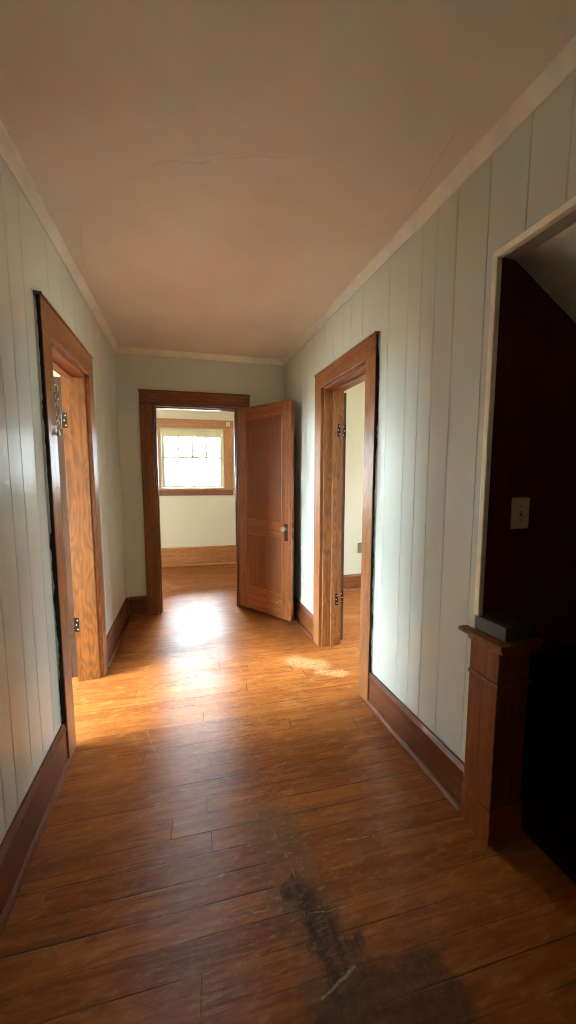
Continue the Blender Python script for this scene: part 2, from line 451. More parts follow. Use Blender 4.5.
o = linkmesh('wall_far_room_near', bm, M_cream); o.matrix_world = TE; struct(o, 'near wall of the far room', 'wall')
bm = bmesh.new(); box(bm, BX0-.15, BX1+.1, .1455, BD+.16, BZ+.051, BZ+.15); box(bm, BX0, BX1, .1455, BD, BZ, BZ+.0505)
o = linkmesh('ceiling_far_room', bm, M_white); o.matrix_world = TE; struct(o, 'ceiling of the far room', 'ceiling')

# right room  x RB..4.4, y 1.25..3.905
RX1, RY0, RY1 = 4.3, 1.27, 3.925
W4 = (1.45, 2.95, .60, 2.30)
bm = bmesh.new(); box(bm, RB-.04, RX1+.15, RY1, RY1+.15, 0, ZC+.05)
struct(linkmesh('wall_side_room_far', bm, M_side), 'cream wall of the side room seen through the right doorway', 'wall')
bm = bmesh.new()
for y0, y1, z0, z1 in [(RY0, W4[0], 0, ZC), (W4[0], W4[1], 0, W4[2]), (W4[0], W4[1], W4[3], ZC), (W4[1], RY1, 0, ZC)]:
    box(bm, RX1, RX1+.15, y0, y1, z0, z1)
struct(linkmesh('wall_side_room_right', bm, M_cream), 'window wall of the side room', 'wall')
bm = bmesh.new(); box(bm, RB, RX1+.15, RY0-.06, RY0, 0, ZC+.05)
struct(linkmesh('wall_side_room_near', bm, M_cream), 'near wall of the side room', 'wall')
bm = bmesh.new(); grooved(bm, RB+.012, RB+.0005, [(RY0, RD0, 0, ZC), (RD0, RD1, RDZ, ZC), (RD1, RY1, 0, ZC)], [])
struct(linkmesh('wall_side_room_left', bm, M_cream), 'doorway wall of the side room', 'wall')
bm = bmesh.new(); box(bm, RB+.01, RX1+.15, RY0, RY1, ZC, ZC+.1)
struct(linkmesh('ceiling_side_room', bm, M_white), 'ceiling of the side room', 'ceiling')

# left room (left frame) x -3.2..LB, y .4..3.72
LX0, LY0, LY1 = -3.3, .35, 3.62
W5 = (.75, 3.25, .60, 2.30)
bm = bmesh.new(); box(bm, LX0-.15, LB, LY1, LY1+.1, 0, ZC+.05)
o = linkmesh('wall_left_room_far', bm, M_cream); o.matrix_world = TL; struct(o, 'far wall of the room behind the left doorway', 'wall')
bm = bmesh.new(); box(bm, LX0-.15, LB, LY0-.1, LY0, 0, ZC+.05)
o = linkmesh('wall_left_room_near', bm, M_cream); o.matrix_world = TL; struct(o, 'near wall of the room behind the left doorway', 'wall')
bm = bmesh.new()
for y0, y1, z0, z1 in [(LY0, W5[0], 0, ZC), (W5[0], W5[1], 0, W5[2]), (W5[0], W5[1], W5[3], ZC), (W5[1], LY1, 0, ZC)]:
    box(bm, LX0-.15, LX0, y0, y1, z0, z1)
o = linkmesh('wall_left_room_window', bm, M_cream); o.matrix_world = TL; struct(o, 'window wall of the room behind the left doorway', 'wall')
bm = bmesh.new(); grooved(bm, LB-.012, LB-.0005, [(LY0, LD0, 0, ZC), (LD0, LD1, LDZ, ZC), (LD1, LY1, 0, ZC)], [])
o = linkmesh('wall_left_room_right', bm, M_cream); o.matrix_world = TL; struct(o, 'doorway wall of the room behind the left doorway', 'wall')
bm = bmesh.new(); box(bm, LX0-.15, LB-.01, LY0, LY1, ZC, ZC+.1)
o = linkmesh('ceiling_left_room', bm, M_white); o.matrix_world = TL; struct(o, 'ceiling of the room behind the left doorway', 'ceiling')

# floor with a hole for the stair
SX0 = 1.30
bm = bmesh.new()
box(bm, -4.2, SX0, -3.7, 1.095, -.12, 0)
box(bm, -4.2, 4.6, 1.095, 6.2, -.12, 0)
box(bm, SX0, 4.6, -3.7, ST0, -.12, 0)
struct(linkmesh('floor', bm, M_floor), 'worn glossy orange-brown board floor', 'floor')
bm = bmesh.new(); box(bm, -.95, RB+.3, -3.65, 4.0, ZC, ZC+.1)
struct(linkmesh('ceiling', bm, M_ceiling), 'pinkish old plaster ceiling of the hall', 'ceiling')

# ------------------------------------------------------------------ stair well
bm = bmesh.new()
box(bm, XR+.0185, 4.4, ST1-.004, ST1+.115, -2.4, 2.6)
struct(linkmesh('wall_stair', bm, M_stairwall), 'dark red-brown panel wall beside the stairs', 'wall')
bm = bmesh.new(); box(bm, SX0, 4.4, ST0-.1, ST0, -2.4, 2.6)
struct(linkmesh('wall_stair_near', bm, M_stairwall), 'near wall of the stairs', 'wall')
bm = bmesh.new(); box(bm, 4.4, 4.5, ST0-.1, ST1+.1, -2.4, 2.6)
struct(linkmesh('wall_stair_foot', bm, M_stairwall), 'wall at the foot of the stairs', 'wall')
bm = bmesh.new()
prism(bm, [(XR+.018, STZ+.012), (1.225, STZ+.012), (4.395, STZ+.012-.534*3.17), (4.395, STZ+.1-.534*3.17), (1.245, STZ+.1), (XR+.018, STZ+.1)], 'y', ST0, ST1-.0045)
struct(linkmesh('ceiling_stair', bm, M_bead), 'sloping cream ceiling over the stairs', 'ceiling')
st = empty('trim_stairs', Matrix.Translation((SX0, .3, 0))); struct(st, 'dark stairs going down on the right', 'stairs')
for k in range(10):
    bm = bmesh.new(); x = SX0+.25*k; z = -.2*(k+1)
    box(bm, x-SX0, x+.29-SX0, ST0-.3, ST1-.305, z-.04, z, .006)
    linkmesh('tread', bm, M_tread, st)
    bm = bmesh.new(); box(bm, x-SX0+.002, x-SX0+.02, ST0-.3, ST1-.305, z, z+.16 if k else z+.197)
    linkmesh('riser', bm, M_tread, st)
bm = bmesh.new(); box(bm, XR+.02, 4.6, ST0-.2, ST1+.2, -2.55, -2.401)
struct(linkmesh('floor_lower', bm, M_tread), 'dark lower floor at the foot of the stairs', 'floor')
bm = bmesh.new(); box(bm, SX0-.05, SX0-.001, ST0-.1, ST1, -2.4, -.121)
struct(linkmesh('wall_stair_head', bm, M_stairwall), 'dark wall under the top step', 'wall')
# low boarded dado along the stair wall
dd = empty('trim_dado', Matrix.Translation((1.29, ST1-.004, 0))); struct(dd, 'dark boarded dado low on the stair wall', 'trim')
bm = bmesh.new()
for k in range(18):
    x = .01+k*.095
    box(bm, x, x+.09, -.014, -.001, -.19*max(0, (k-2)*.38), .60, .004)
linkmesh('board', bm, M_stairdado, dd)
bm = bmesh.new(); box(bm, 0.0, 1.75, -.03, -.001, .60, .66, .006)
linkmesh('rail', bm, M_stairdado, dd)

# corner bead round the stair opening
t = empty('trim_stair_opening', Matrix.Translation((XR, ST1, 0))); struct(t, 'pale corner strip edging the stair opening', 'trim')
bm = bmesh.new(); box(bm, -.007, .017, -.021, .003, .868, STZ-.001, .004); linkmesh('upright_strip', bm, M_bead, t)
bm = bmesh.new(); box(bm, -.007, .017, ST0-ST1, -.0, STZ-.016, STZ+.010, .004); linkmesh('top_strip', bm, M_bead, t)

# newel post at the stair opening
nw = empty('newel_post', Matrix.Translation((1.198, 1.008, 0)))
tag(nw, 'short square reddish wooden newel post at the edge of the dark stair opening', 'newel post')
hx, hy = .078, .066
bm = bmesh.new()
box(bm, -hx, hx, -hy, hy, 0, .785, .003)
linkmesh('shaft', bm, M_newel, nw)
bm = bmesh.new()
box(bm, -hx-.008, hx+.006, -hy-.008, hy, 0, .14, .003)
linkmesh('plinth', bm, M_newel, nw)
bm = bmesh.new()
box(bm, -hx-.009, hx+.009, -hy-.009, hy, .640, .656, .004)
linkmesh('neck_moulding', bm, M_newel, nw)
bm = bmesh.new()
prism(bm, [(-hx-.001, .775), (-hx-.012, .782), (-hx-.012, .792), (-hx-.020, .797), (-hx-.020, .812), (hx+.03, .812), (hx+.03, .797), (hx+.016, .792), (hx+.001, .775)], 'y', -hy-.022, hy+.001)
box(bm, -hx-.020, -.053, hy+.001, hy+.048, .797, .812, .002)
linkmesh('cap', bm, M_newel, nw)
bm = bmesh.new(); box(bm, -.048, hx+.012, -hy+.004, hy+.008, .8125, .866, .004)
tag(linkmesh('block', bm, M_grey, nw), 'dull grey block on top of the post')

# ------------------------------------------------------------------ crown and baseboards
def crown_prof(sx):           # (out of wall, z)
    return [(0, ZC-.0005), (0, ZC-.052), (sx*.006, ZC-.052), (sx*.012, ZC-.042), (sx*.026, ZC-.024), (sx*.036, ZC-.010), (sx*.040, ZC-.0005)]
bm = bmesh.new(); prism(bm, [(XR-.0005+a, b) for a, b in crown_prof(-1)], 'y', -3.5, 3.697)
struct(linkmesh('trim_crown_right', bm, M_crown), 'thin pale crown moulding on the right wall', 'crown moulding')
bm = bmesh.new(); prism(bm, [(.0005+a, b) for a, b in crown_prof(1)], 'y', -3.5, 3.855)
o = linkmesh('trim_crown_left', bm, M_crown); o.matrix_world = TL; struct(o, 'thin pale crown moulding on the left wall', 'crown moulding')
bm = bmesh.new(); prism(bm, [(-.0005+a, b) for a, b in crown_prof(-1)], 'x', -.50, 1.155)
o = linkmesh('trim_crown_end', bm, M_white); o.matrix_world = TE; struct(o, 'thin pale crown moulding on the end wall', 'crown moulding')

def base_prof(s, h=.205):
    return [(0, 0), (s*.018, 0), (s*.018, h-.035), (s*.022, h-.033), (s*.022, h-.022), (s*.014, h-.008), (s*.010, h), (0, h)]
def shoe_prof(s):
    return [(s*.0185, 0), (s*.036, 0), (s*.0355, .008), (s*.031, .016), (s*.024, .0215), (s*.0185, .023)]
def baseboard(name, frame, axis, face, s, a0, a1, mat, label, h=.205):
    e = empty(name, frame); struct(e, label, 'baseboard')
    bm = bmesh.new(); prism(bm, [(face+s*.0005+a, b+.0005) for a, b in base_prof(s, h)], axis, a0, a1); linkmesh('board', bm, mat, e)
    bm = bmesh.new(); prism(bm, [(face+s*.0005+a, b+.0005) for a, b in shoe_prof(s)], axis, a0, a1); linkmesh('shoe_moulding', bm, mat, e)
    return e
CW = .108
baseboard('baseboard_right', TR, 'y', XR, -1, ST1-.006, RD0-CW-.002, M_base_y, 'brown wooden baseboard on the right between newel post and doorway')
baseboard('baseboard_right_far', TR, 'y', XR, -1, RD1+.127, 3.675, M_base_y, 'brown wooden baseboard on the right behind the open door')
baseboard('baseboard_right_near', TR, 'y', XR, -1, -3.5, ST0, M_base_y, 'brown wooden baseboard on the right behind the viewer')
baseboard('baseboard_left', TL, 'y', 0, 1, -3.5, LD0-.107, M_base_y, 'dark brown baseboard on the left nearest the viewer')
baseboard('baseboard_left_far', TL, 'y', 0, 1, LD1+.106, 3.835, M_base_y, 'short brown baseboard on the left beyond the doorway')
baseboard('baseboard_end', TE, 'x', 0, -1, -.475, ED0-.114, M_base_x, 'short brown baseboard at the left of the end doorway')
baseboard('baseboard_end_right', TE, 'x', 0, -1, ED1+.126, 1.10, M_base_x, 'short baseboard behind the open door')
baseboard('baseboard_far_room', TE, 'x', BD, -1, BX0, BX1, M_basefar, 'tall baseboard under the far window', .305)
baseboard('baseboard_side_room', TR, 'x', RY1, -1, RB+.02, RX1, M_base_x, 'baseboard of the side room through the right doorway', .20)
bm = bmesh.new(); prism(bm, [(BD-.0005+a, b-ZC+BZ) for a, b in crown_prof(-1)], 'x', BX0, BX1)
o = linkmesh('trim_crown_far_room', bm, M_white); o.matrix_world = TE; struct(o, 'pale crown moulding of the far room', 'crown moulding')

# ------------------------------------------------------------------ door casings
def ragged(bm, X0, sx, y, ys, z0, z1, seed, amp=.011):
    """thin torn line of wall paint over the casing's outer edge; lies in a plane of constant y"""
    rr = random.Random(seed); z = z0; pts = []
    w = .004
    while z < z1:
        w = max(.0008, min(amp, w+rr.uniform(-.004, .004)))
        if rr.random() < .06: w = amp
        pts.append((w, z)); z += rr.uniform(.008, .03)
    A0 = [bm.verts.new((X0, y, z)) for w, z in pts]; B0 = [bm.verts.new((X0+sx*w, y, z)) for w, z in pts]
    A1 = [bm.verts.new((X0, y+ys*.0015, z)) for w, z in pts]; B1 = [bm.verts.new((X0+sx*w, y+ys*.0012, z)) for w, z in pts]
    for i in range(len(pts)-1):
        bm.faces.new([A0[i], B0[i], B0[i+1], A0[i+1]]); bm.faces.new([A1[i], A1[i+1], B1[i+1], B1[i]])
        bm.faces.new([B0[i], B1[i], B1[i+1], B0[i+1]]); bm.faces.new([A0[i], A0[i+1], A1[i+1], A1[i]])
    bm.faces.new([A0[0], A1[0], B1[0], B0[0]]); bm.faces.new([A0[-1], B0[-1], B1[-1], A1[-1]])

def side_casing(name, label, frame, face, s, back, a0, a1, zh, wn, wf, ztop, mats, rag):
    """cased opening in a wall that runs along y. s = direction out of the wall into the hall."""
    mz, mh, mj, ms = mats
    T = .027
    e = empty(name, frame); struct(e, label, 'door casing')
    f0, f1 = sorted((face+s*.0005, face+s*T))
    for lo, hi in ((a0-wn, a0+.004), (a1-.004, a1+wf)):
        bm = bmesh.new(); box(bm, f0, f1, lo, hi, .0005, zh-.001, .0025); linkmesh('side_casing', bm, mz, e)
    bm = bmesh.new(); box(bm, f0, f1, a0-wn, a1+wf, zh, ztop-.0135, .0025); linkmesh('head_casing', bm, mh, e)
    bm = bmesh.new(); g0, g1 = sorted((face+s*.0005, face+s*(T+.008))); box(bm, g0, g1, a0-wn-.005, a1+wf+.005, ztop-.013, ztop, .003); linkmesh('cap_strip', bm, mh, e)
    j0, j1 = sorted((face+s*.0005, back-s*.012))
    for lo, hi, m_ in ((a0+.0005, a0+.018, mz), (a1-.018, a1-.0005, mj)):
        bm = bmesh.new(); box(bm, j0, j1, lo, hi, .0005, zh-.0195, .001); linkmesh('side_jamb', bm, m_, e)
    bm = bmesh.new(); box(bm, j0, j1, a0+.0005, a1-.0005, zh-.019, zh-.0015, .001); linkmesh('head_jamb', bm, ms, e)
    q0, q1 = sorted((face-s*.070, face-s*.108))
    for lo, hi in ((a0+.018, a0+.030), (a1-.030, a1-.018))[:1 if s > 0 else 2]:
        bm = bmesh.new(); box(bm, q0, q1, lo, hi, .0005, zh-.0315, .002); linkmesh('side_stop', bm, mj, e)
    bm = bmesh.new(); box(bm, q0, q1, a0+.018, a1-.018, zh-.031, zh-.0195, .002); linkmesh('head_stop', bm, ms, e)
    # dark strip on the outer edge of the near casing and the torn paint along it
    bm = bmesh.new(); h0, h1 = sorted((face+s*.001, face+s*(T-.003))); box(bm, h0, h1, a0-wn-.0022, a0-wn, .21, ztop-.014)
    tag(linkmesh('dark_edge', bm, M_edge, e), 'dark outer edge of the casing')
    bm = bmesh.new(); ragged(bm, face+s*.0008, s, a0-wn-.0026, -1, .22, ztop-.01, rag)
    tag(linkmesh('torn_paint', bm, M_wall, e), 'ragged line of wall paint on the casing edge')
    return e
side_casing('trim_right_doorway', 'orange-brown wooden casing of the right doorway', TR, XR, -1, RB, RD0, RD1, RDZ, CW, .125, 2.252, (M_case_z, M_case_y, M_oakR_z, M_soffit_y), 5)
side_casing('trim_left_doorway', 'brown wooden casing and golden jamb of the left doorway', TL, 0, 1, LB, LD0, LD1, LDZ, .105, .104, 2.237, (M_case_z, M_case_y, M_oak_z, M_soffit_y), 11)

e = empty('trim_end_doorway', TE); struct(e, 'dark brown wooden casing of the end doorway', 'door casing')
T = .024
for lo, hi in ((ED0-.113, ED0+.004), (ED1-.004, ED1+.124)):
    bm = bmesh.new(); box(bm, lo, hi, -T, -.0005, .0005, EDZ-.001, .0025); linkmesh('side_casing', bm, M_caseE_z, e)
bm = bmesh.new(); box(bm, ED0-.113, ED1+.124, -T, -.0005, EDZ, 2.262, .0025); linkmesh('head_casing', bm, M_case_x, e)
bm = bmesh.new(); box(bm, ED0-.119, ED1+.130, -T-.008, -.0005, 2.2625, 2.276, .003); linkmesh('cap_strip', bm, M_case_x, e)
for lo, hi in ((ED0+.0005, ED0+.018), (ED1-.018, ED1-.0005)):
    bm = bmesh.new(); box(bm, lo, hi, -.001, .15, .0005, EDZ-.0195, .001); linkmesh('side_jamb', bm, M_caseE_z, e)
bm = bmesh.new(); box(bm, ED0+.0005, ED1-.0005, -.001, .15, EDZ-.019, EDZ-.0015, .001); linkmesh('head_jamb', bm, M_case_x, e)
for lo, hi in ((ED0+.018, ED0+.030), (ED1-.030, ED1-.018)):
    bm = bmesh.new(); box(bm, lo, hi, .045, .085, .0005, EDZ-.0315, .002); linkmesh('side_stop', bm, M_caseE_z, e)
bm = bmesh.new(); box(bm, ED0+.018, ED1-.018, .045, .085, EDZ-.031, EDZ-.0195, .002); linkmesh('head_stop', bm, M_case_x, e)

# ------------------------------------------------------------------ doors
def hinge(parent, M, h=.10, mat=None):
    bm = bmesh.new()
    for k in range(5):
        cyl(bm, M @ Vector((0, 0, -h/2+k*h/5+.0008)), M @ Vector((0, 0, -h/2+(k+1)*h/5-.0008)), .0075, 14)
    for z in (-1, 1):
        cyl(bm, M @ Vector((0, 0, z*(h/2))), M @ Vector((0, 0, z*(h/2+.008))), .0060, 12, .003)
    k = linkmesh('hinge', bm, mat or M_steel, parent, True)
    return k
def hinge_leaf(parent, x0, x1, y0, y1, z, h, face_y, mat=None):
    """flat hinge plate lying in a plane of constant y, with three screw heads"""
    bm = bmesh.new(); box(bm, x0, x1, y0, y1, z-h/2, z+h/2, .0006)
    lf = linkmesh('hinge_leaf', bm, mat or M_iron, parent)
    cx = (x0+x1)/2; w = (x1-x0)
    for k, dx in ((-1, .15), (0, -.15), (1, .15)):
        bm = bmesh.new(); lathe(bm, [(.0052, 0), (.0050, .0010), (.0035, .0018)], Matrix.Translation((cx+dx*w, face_y, z+k*h*.32)) @ Matrix.Rotation(PI/2, 4, 'X'), 12); linkmesh('screw', bm, M_steel, lf)
    return lf

def leaf(parent, wd, ht, th, z0, lock0, lock1, bot, top, sl, sr, mz, mx, mp):
    """two-panel door leaf; local x 0..wd from hinge, y -th/2..th/2"""
    h = th/2
    for a, b in ((0, sl), (wd-sr, wd)):
        bm = bmesh.new(); box(bm, a, b, -h, h, z0, z0+ht, .002); linkmesh('stile', bm, mz, parent)
    for a, b in ((z0, bot), (lock0, lock1), (top, z0+ht)):
        bm = bmesh.new(); box(bm, sl+.0002, wd-sr-.0002, -h+.0006, h-.0006, a, b, .002); linkmesh('rail', bm, mx, parent)
    for a, b in ((bot, lock0), (lock1, top)):
        bm = bmesh.new(); box(bm, sl-.006, wd-sr+.006, -.006, .006, a-.006, b+.006)
        pn = linkmesh('panel', bm, mp, parent)
        bm = bmesh.new()
        for f in (-1, 1):       # sloped sticking moulding round the panel
            y0 = f*.0062; y1 = f*(h-.003)
            for (p, q, d) in (((sl, a), (wd-sr, a), (0, 1)), ((sl, b), (wd-sr, b), (0, -1)), ((sl, a), (sl, b), (1, 0)), ((wd-sr, a), (wd-sr, b), (-1, 0))):
                wv = .014
                if d[0] == 0:
                    P_ = [(p[0]+.0003, y0, p[1]), (q[0]-.0003, y0, p[1]), (q[0]-.0003, y1, p[1]), (p[0]+.0003, y1, p[1]), (p[0]+wv, y0, p[1]+d[1]*wv), (q[0]-wv, y0, p[1]+d[1]*wv)]
                else:
                    P_ = [(p[0], y0, p[1]+.0003), (p[0], y0, q[1]-.0003), (p[0], y1, q[1]-.0003), (p[0], y1, p[1]+.0003), (p[0]+d[0]*wv, y0, p[1]+wv), (p[0]+d[0]*wv, y0, q[1]-wv)]
                V = [bm.verts.new(c) for c in P_]
                bm.faces.new([V[0], V[1], V[2], V[3]]); bm.faces.new([V[3], V[2], V[5], V[4]])
                bm.faces.new([V[0], V[3], V[4]]); bm.faces.new([V[1], V[5], V[2]]); bm.faces.new([V[0], V[4], V[5], V[1]])
        linkmesh('panel_moulding', bm, mz, pn)

def knob(parent, x, z, f, h):
    """faceted glass knob and tall plate on the face y = f*h"""
    R = Matrix.Translation((x, f*h, z)) @ Matrix.Rotation(-f*PI/2, 4, 'X')
    bm = bmesh.new(); box(bm, x-.021, x+.021, *sorted((f*h, f*(h+.003))), z-.115, z+.05, .0012)
    pl = linkmesh('knob_plate', bm, M_knobplate, parent)
    bm = bmesh.new(); cyl(bm, (x, f*(h+.0028), z-.06), (x, f*(h+.0036), z-.06), .006, 12); box(bm, x-.0025, x+.0025, *sorted((f*(h+.0028), f*(h+.0036))), z-.078, z-.06)
    linkmesh('keyhole', bm, M_edge, pl)
    bm = bmesh.new(); lathe(bm, [(.017, .0035), (.017, .007), (.010, .012), (.0085, .024), (.012, .027), (.012, .030)], R, 20)
    linkmesh('knob_shank', bm, M_brass, parent, True)
    bm = bmesh.new(); lathe(bm, [(.011, .0305), (.020, .035), (.0265, .044), (.0265, .052), (.019, .060), (.009, .062)], R, 12)
    tag(linkmesh('knob', bm, M_knob, parent), 'clear faceted glass knob')

# door 1: the open two-panel door at the end of the hall
hp = TE @ Vector((ED1+.012, -.030, 0)); end = Vector((1.050, 3.12, 0))
d = end-hp; WD1 = d.length
ang = math.atan2(d.y, d.x)
D1 = empty('door_1', Matrix.Translation(hp) @ Matrix.Rotation(ang, 4, 'Z'))
struct(D1, 'open reddish-brown two-panel wooden door standing in the hall', 'door')
leaf(D1, WD1, 2.086, .036, .040, .850, .985, .275, 2.005, .112, .118, M_door_z, M_door_x, M_doorp)
knob(D1, WD1-.062, .935, -1, .018)
knob(D1, WD1-.062, .935, 1, .018)
bm = bmesh.new(); box(bm, WD1+.0002, WD1+.002, -.010, .010, .84, 1.00, .0008)
lp = linkmesh('latch_plate', bm, M_knobplate, D1)
bm = bmesh.new(); box(bm, WD1+.002, WD1+.011, -.005, .005, .92, .95, .002); linkmesh('latch_bolt', bm, M_brass, lp)
for z in (.28, 1.86): hinge(D1, Matrix.Translation((-.006, .020, z)))
bm = bmesh.new()
Rm = Matrix.Translation((WD1-.135, -.018, .215)) @ Matrix.Rotation(PI/2, 4, 'X')
lathe(bm, [(.011, 0), (.011, .003), (.005, .006), (.0045, .045), (.009, .047), (.010, .058), (.006, .062)], Rm, 16)
tag(linkmesh('door_stop', bm, M_brass, D1, True), 'small brass door stop')

# door 2: swung right back into the side room, seen edge-on
D2 = empty('door_2', Matrix.Translation((1.338, RD1+.018, 0)) @ Matrix.Rotation(math.radians(85), 4, 'Z'))
struct(D2, 'dark door seen edge-on inside the right doorway', 'door')
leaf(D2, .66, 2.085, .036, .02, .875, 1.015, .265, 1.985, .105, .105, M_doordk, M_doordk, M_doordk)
knob(D2, .60, .965, -1, .018)
# hinges: knuckle between jamb edge and door edge
D2i = D2.matrix_world.inverted()
for z in (.40, 1.80):
    k = hinge(D2, D2i @ Matrix.Translation((1.311, RD1-.006, z)), .105)
    bm = bmesh.new(); box(bm, -.003, -.0002, -.017, .015, z-.052, z+.052, .0006)
    lf = linkmesh('hinge_leaf', bm, M_iron, D2)
    for q, dy in ((-1, .004), (0, -.005), (1, .004)):
        bm = bmesh.new(); lathe(bm, [(.0048, 0), (.0046, .001), (.003, .0016)], Matrix.Translation((-.003, dy, z+q*.034)) @ Matrix.Rotation(-PI/2, 4, 'Y'), 12); linkmesh('screw', bm, M_steel, lf)
    hinge_leaf(bpy.data.objects['trim_right_doorway'], 1.262, 1.287, RD1-.0195, RD1-.0175, z, .10, RD1-.0195)

# door 3: swung back into the left room
D3 = empty('door_3', TL @ Matrix.Translation((-.168, LD1+.012, 0)) @ Matrix.Rotation(math.radians(97), 4, 'Z'))
struct(D3, 'dark door swung back behind the left doorway', 'door')
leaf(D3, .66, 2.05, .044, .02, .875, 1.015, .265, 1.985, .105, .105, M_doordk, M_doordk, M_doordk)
knob(D3, .60, .965, 1, .022)
D3i = D3.matrix_world.inverted()
for z in (.41, 1.79):
    hinge(D3, D3i @ TL @ Matrix.Translation((-.141, LD1-.012, z)), .105, M_iron)
    hinge_leaf(bpy.data.objects['trim_left_doorway'], -.137, -.112, LD1-.0195, LD1-.0175, z, .10, LD1-.0195)

# ------------------------------------------------------------------ windows
def window(name, label, frame, x0, x1, z0, z1, d, dirs=1, shade=True, full=True):
    """double-hung window in a wall along local x; room side is -y at y=d"""
    e = empty(name, frame); struct(e, label, 'window')
    cw = .145; t = .022
    for a, b in ((x0-cw, x0), (x1, x1+cw)):
        bm = bmesh.new(); box(bm, a, b, d-t, d-.0005, z0, z1-.0005, .003); linkmesh('side_casing', bm, M_win_z, e)
    bm = bmesh.new(); box(bm, x0-cw-.01, x1+cw+.01, d-t-.004, d-.0005, z1, z1+.135, .003); linkmesh('head_casing', bm, M_win_x, e)
    bm = bmesh.new(); box(bm, x0-cw-.02, x1+cw+.02, d-.055, d+.03, z0-.030, z0-.0005, .005); linkmesh('sill', bm, M_win_x, e)
    bm = bmesh.new(); box(bm, x0-cw, x1+cw, d-.020, d-.0005, z0-.120, z0-.031, .003); linkmesh('apron', bm, M_apron, e)
    bm = bmesh.new()
    box(bm, x0, x0+.02, d-.0003, d+.15, z0, z1); box(bm, x1-.02, x1, d-.0003, d+.15, z0, z1); box(bm, x0+.02, x1-.02, d-.0003, d+.15, z1-.02, z1); box(bm, x0+.02, x1-.02, d+.031, d+.15, z0, z0+.012)
    linkmesh('frame', bm, M_sash, e)
    zm = z0+(z1-z0)*.515
    def sash(nm, ya, za, zb, bars):
        r = .038
        bm = bmesh.new()
        box(bm, x0+.021, x0+.021+r, ya, ya+.03, za, zb, .002); box(bm, x1-.021-r, x1-.021, ya, ya+.03, za, zb, .002)
        box(bm, x0+.021+r, x1-.021-r, ya, ya+.03, za, za+.032, .002); box(bm, x0+.021+r, x1-.021-r, ya, ya+.03, zb-.028, zb, .002)
        s_ = linkmesh(nm, bm, M_sash, e)
        w = (x1-x0-.042-2*r)
        for k in range(bars):
            xx = x0+.021+r+w*(k+1)/(bars+1)
            bm = bmesh.new(); box(bm, xx-.016, xx+.016, ya+.002, ya+.028, za+.0322, zb-.0282, .002); linkmesh('muntin', bm, M_sash, s_)
        bm = bmesh.new(); box(bm, x0+.021+r, x1-.021-r, ya+.013, ya+.017, za+.032, zb-.028); linkmesh('glass', bm, M_glass, s_)
        return s_
    sash('upper_sash', d+.085, zm-.015, z1-.021, 3)
    lo = sash('lower_sash', d+.050, z0+.013, zm+.015, 0)
    bm = bmesh.new(); xm = (x0+x1)/2; box(bm, xm-.03, xm+.03, d+.052, d+.078, zm+.0152, zm+.024, .003); box(bm, xm-.006, xm+.022, d+.044, d+.060, zm+.0242, zm+.034, .003)
    linkmesh('sash_lock', bm, M_iron, lo)
    bm = bmesh.new(); box(bm, xm-.035, xm+.035, d+.036, d+.0498, z0+.022, z0+.034, .003)
    linkmesh('sash_lift', bm, M_iron, lo)
    return e
window('window_1', 'bright double-hung window of the far room with four upper panes', TE, *W1, BD)
window('window_2', 'second window of the far room, out of view', TE, *W2, BD)
window('window_3', 'window of the side room, out of view', Matrix.Translation((RX1, 0, 0)) @ Matrix.Rotation(-PI/2, 4, 'Z'), -W4[1], -W4[0], W4[2], W4[3], 0)
window('window_4', 'window of the left room, out of view', TL @ Matrix.Translation((LX0, 0, 0)) @ Matrix.Rotation(PI/2, 4, 'Z'), W5[0], W5[1], W5[2], W5[3], 0)

# roller shade pulled nearly up inside the window
rs = empty('roller_shade', TE @ Matrix.Translation(((W1[0]+W1[1])/2, BD+.030, W1[3]-.05)))
tag(rs, 'cream roller shade rolled up at the top of the far window', 'roller shade')
hw = (W1[1]-W1[0])/2-.024
bm = bmesh.new(); cyl(bm, (-hw+.006, 0, .006), (hw-.006, 0, .006), .022, 24); linkmesh('roll', bm, M_shade, rs, True)
bm = bmesh.new(); box(bm, -hw+.012, hw-.012, -.0225, -.0212, -.078, .006); linkmesh('cloth', bm, M_shade, rs)
bm = bmesh.new(); box(bm, -hw+.012, hw-.012, -.027, -.018, -.094, -.079, .003); linkmesh('hem_bar', bm, M_shade, rs)
bm = bmesh.new()
for s in (-1, 1):
    bm = bmesh.new(); box(bm, *sorted((s*hw, s*(hw-.003))), -.025, .025, -.02, .029); linkmesh('bracket', bm, M_steel, rs)

# two little curtain brackets on the window's head casing
for k, (x, lab) in enumerate(((.658, 'small white curtain bracket on the window casing, left one of the pair'), (.690, 'small white curtain bracket on the window casing, right one of the pair'))):
    b = empty('curtain_bracket', TE @ Matrix.Translation((x, BD-.0265, 2.268)))
    tag(b, lab, 'bracket', group='curtain brackets on the far window casing')
    bm = bmesh.new(); box(bm, -.010, .010, -.003, 0, -.036, .036, .001); linkmesh('back_plate', bm, M_bracket, b)
    bm = bmesh.new(); cyl(bm, (0, -.003, -.010), (0, -.045, -.010), .005, 12); torus(bm, Matrix.Translation((0, -.045, .004)) @ Matrix.Rotation(PI/2, 4, 'Y'), .014, .004); linkmesh('hook', bm, M_bracket, b, True)

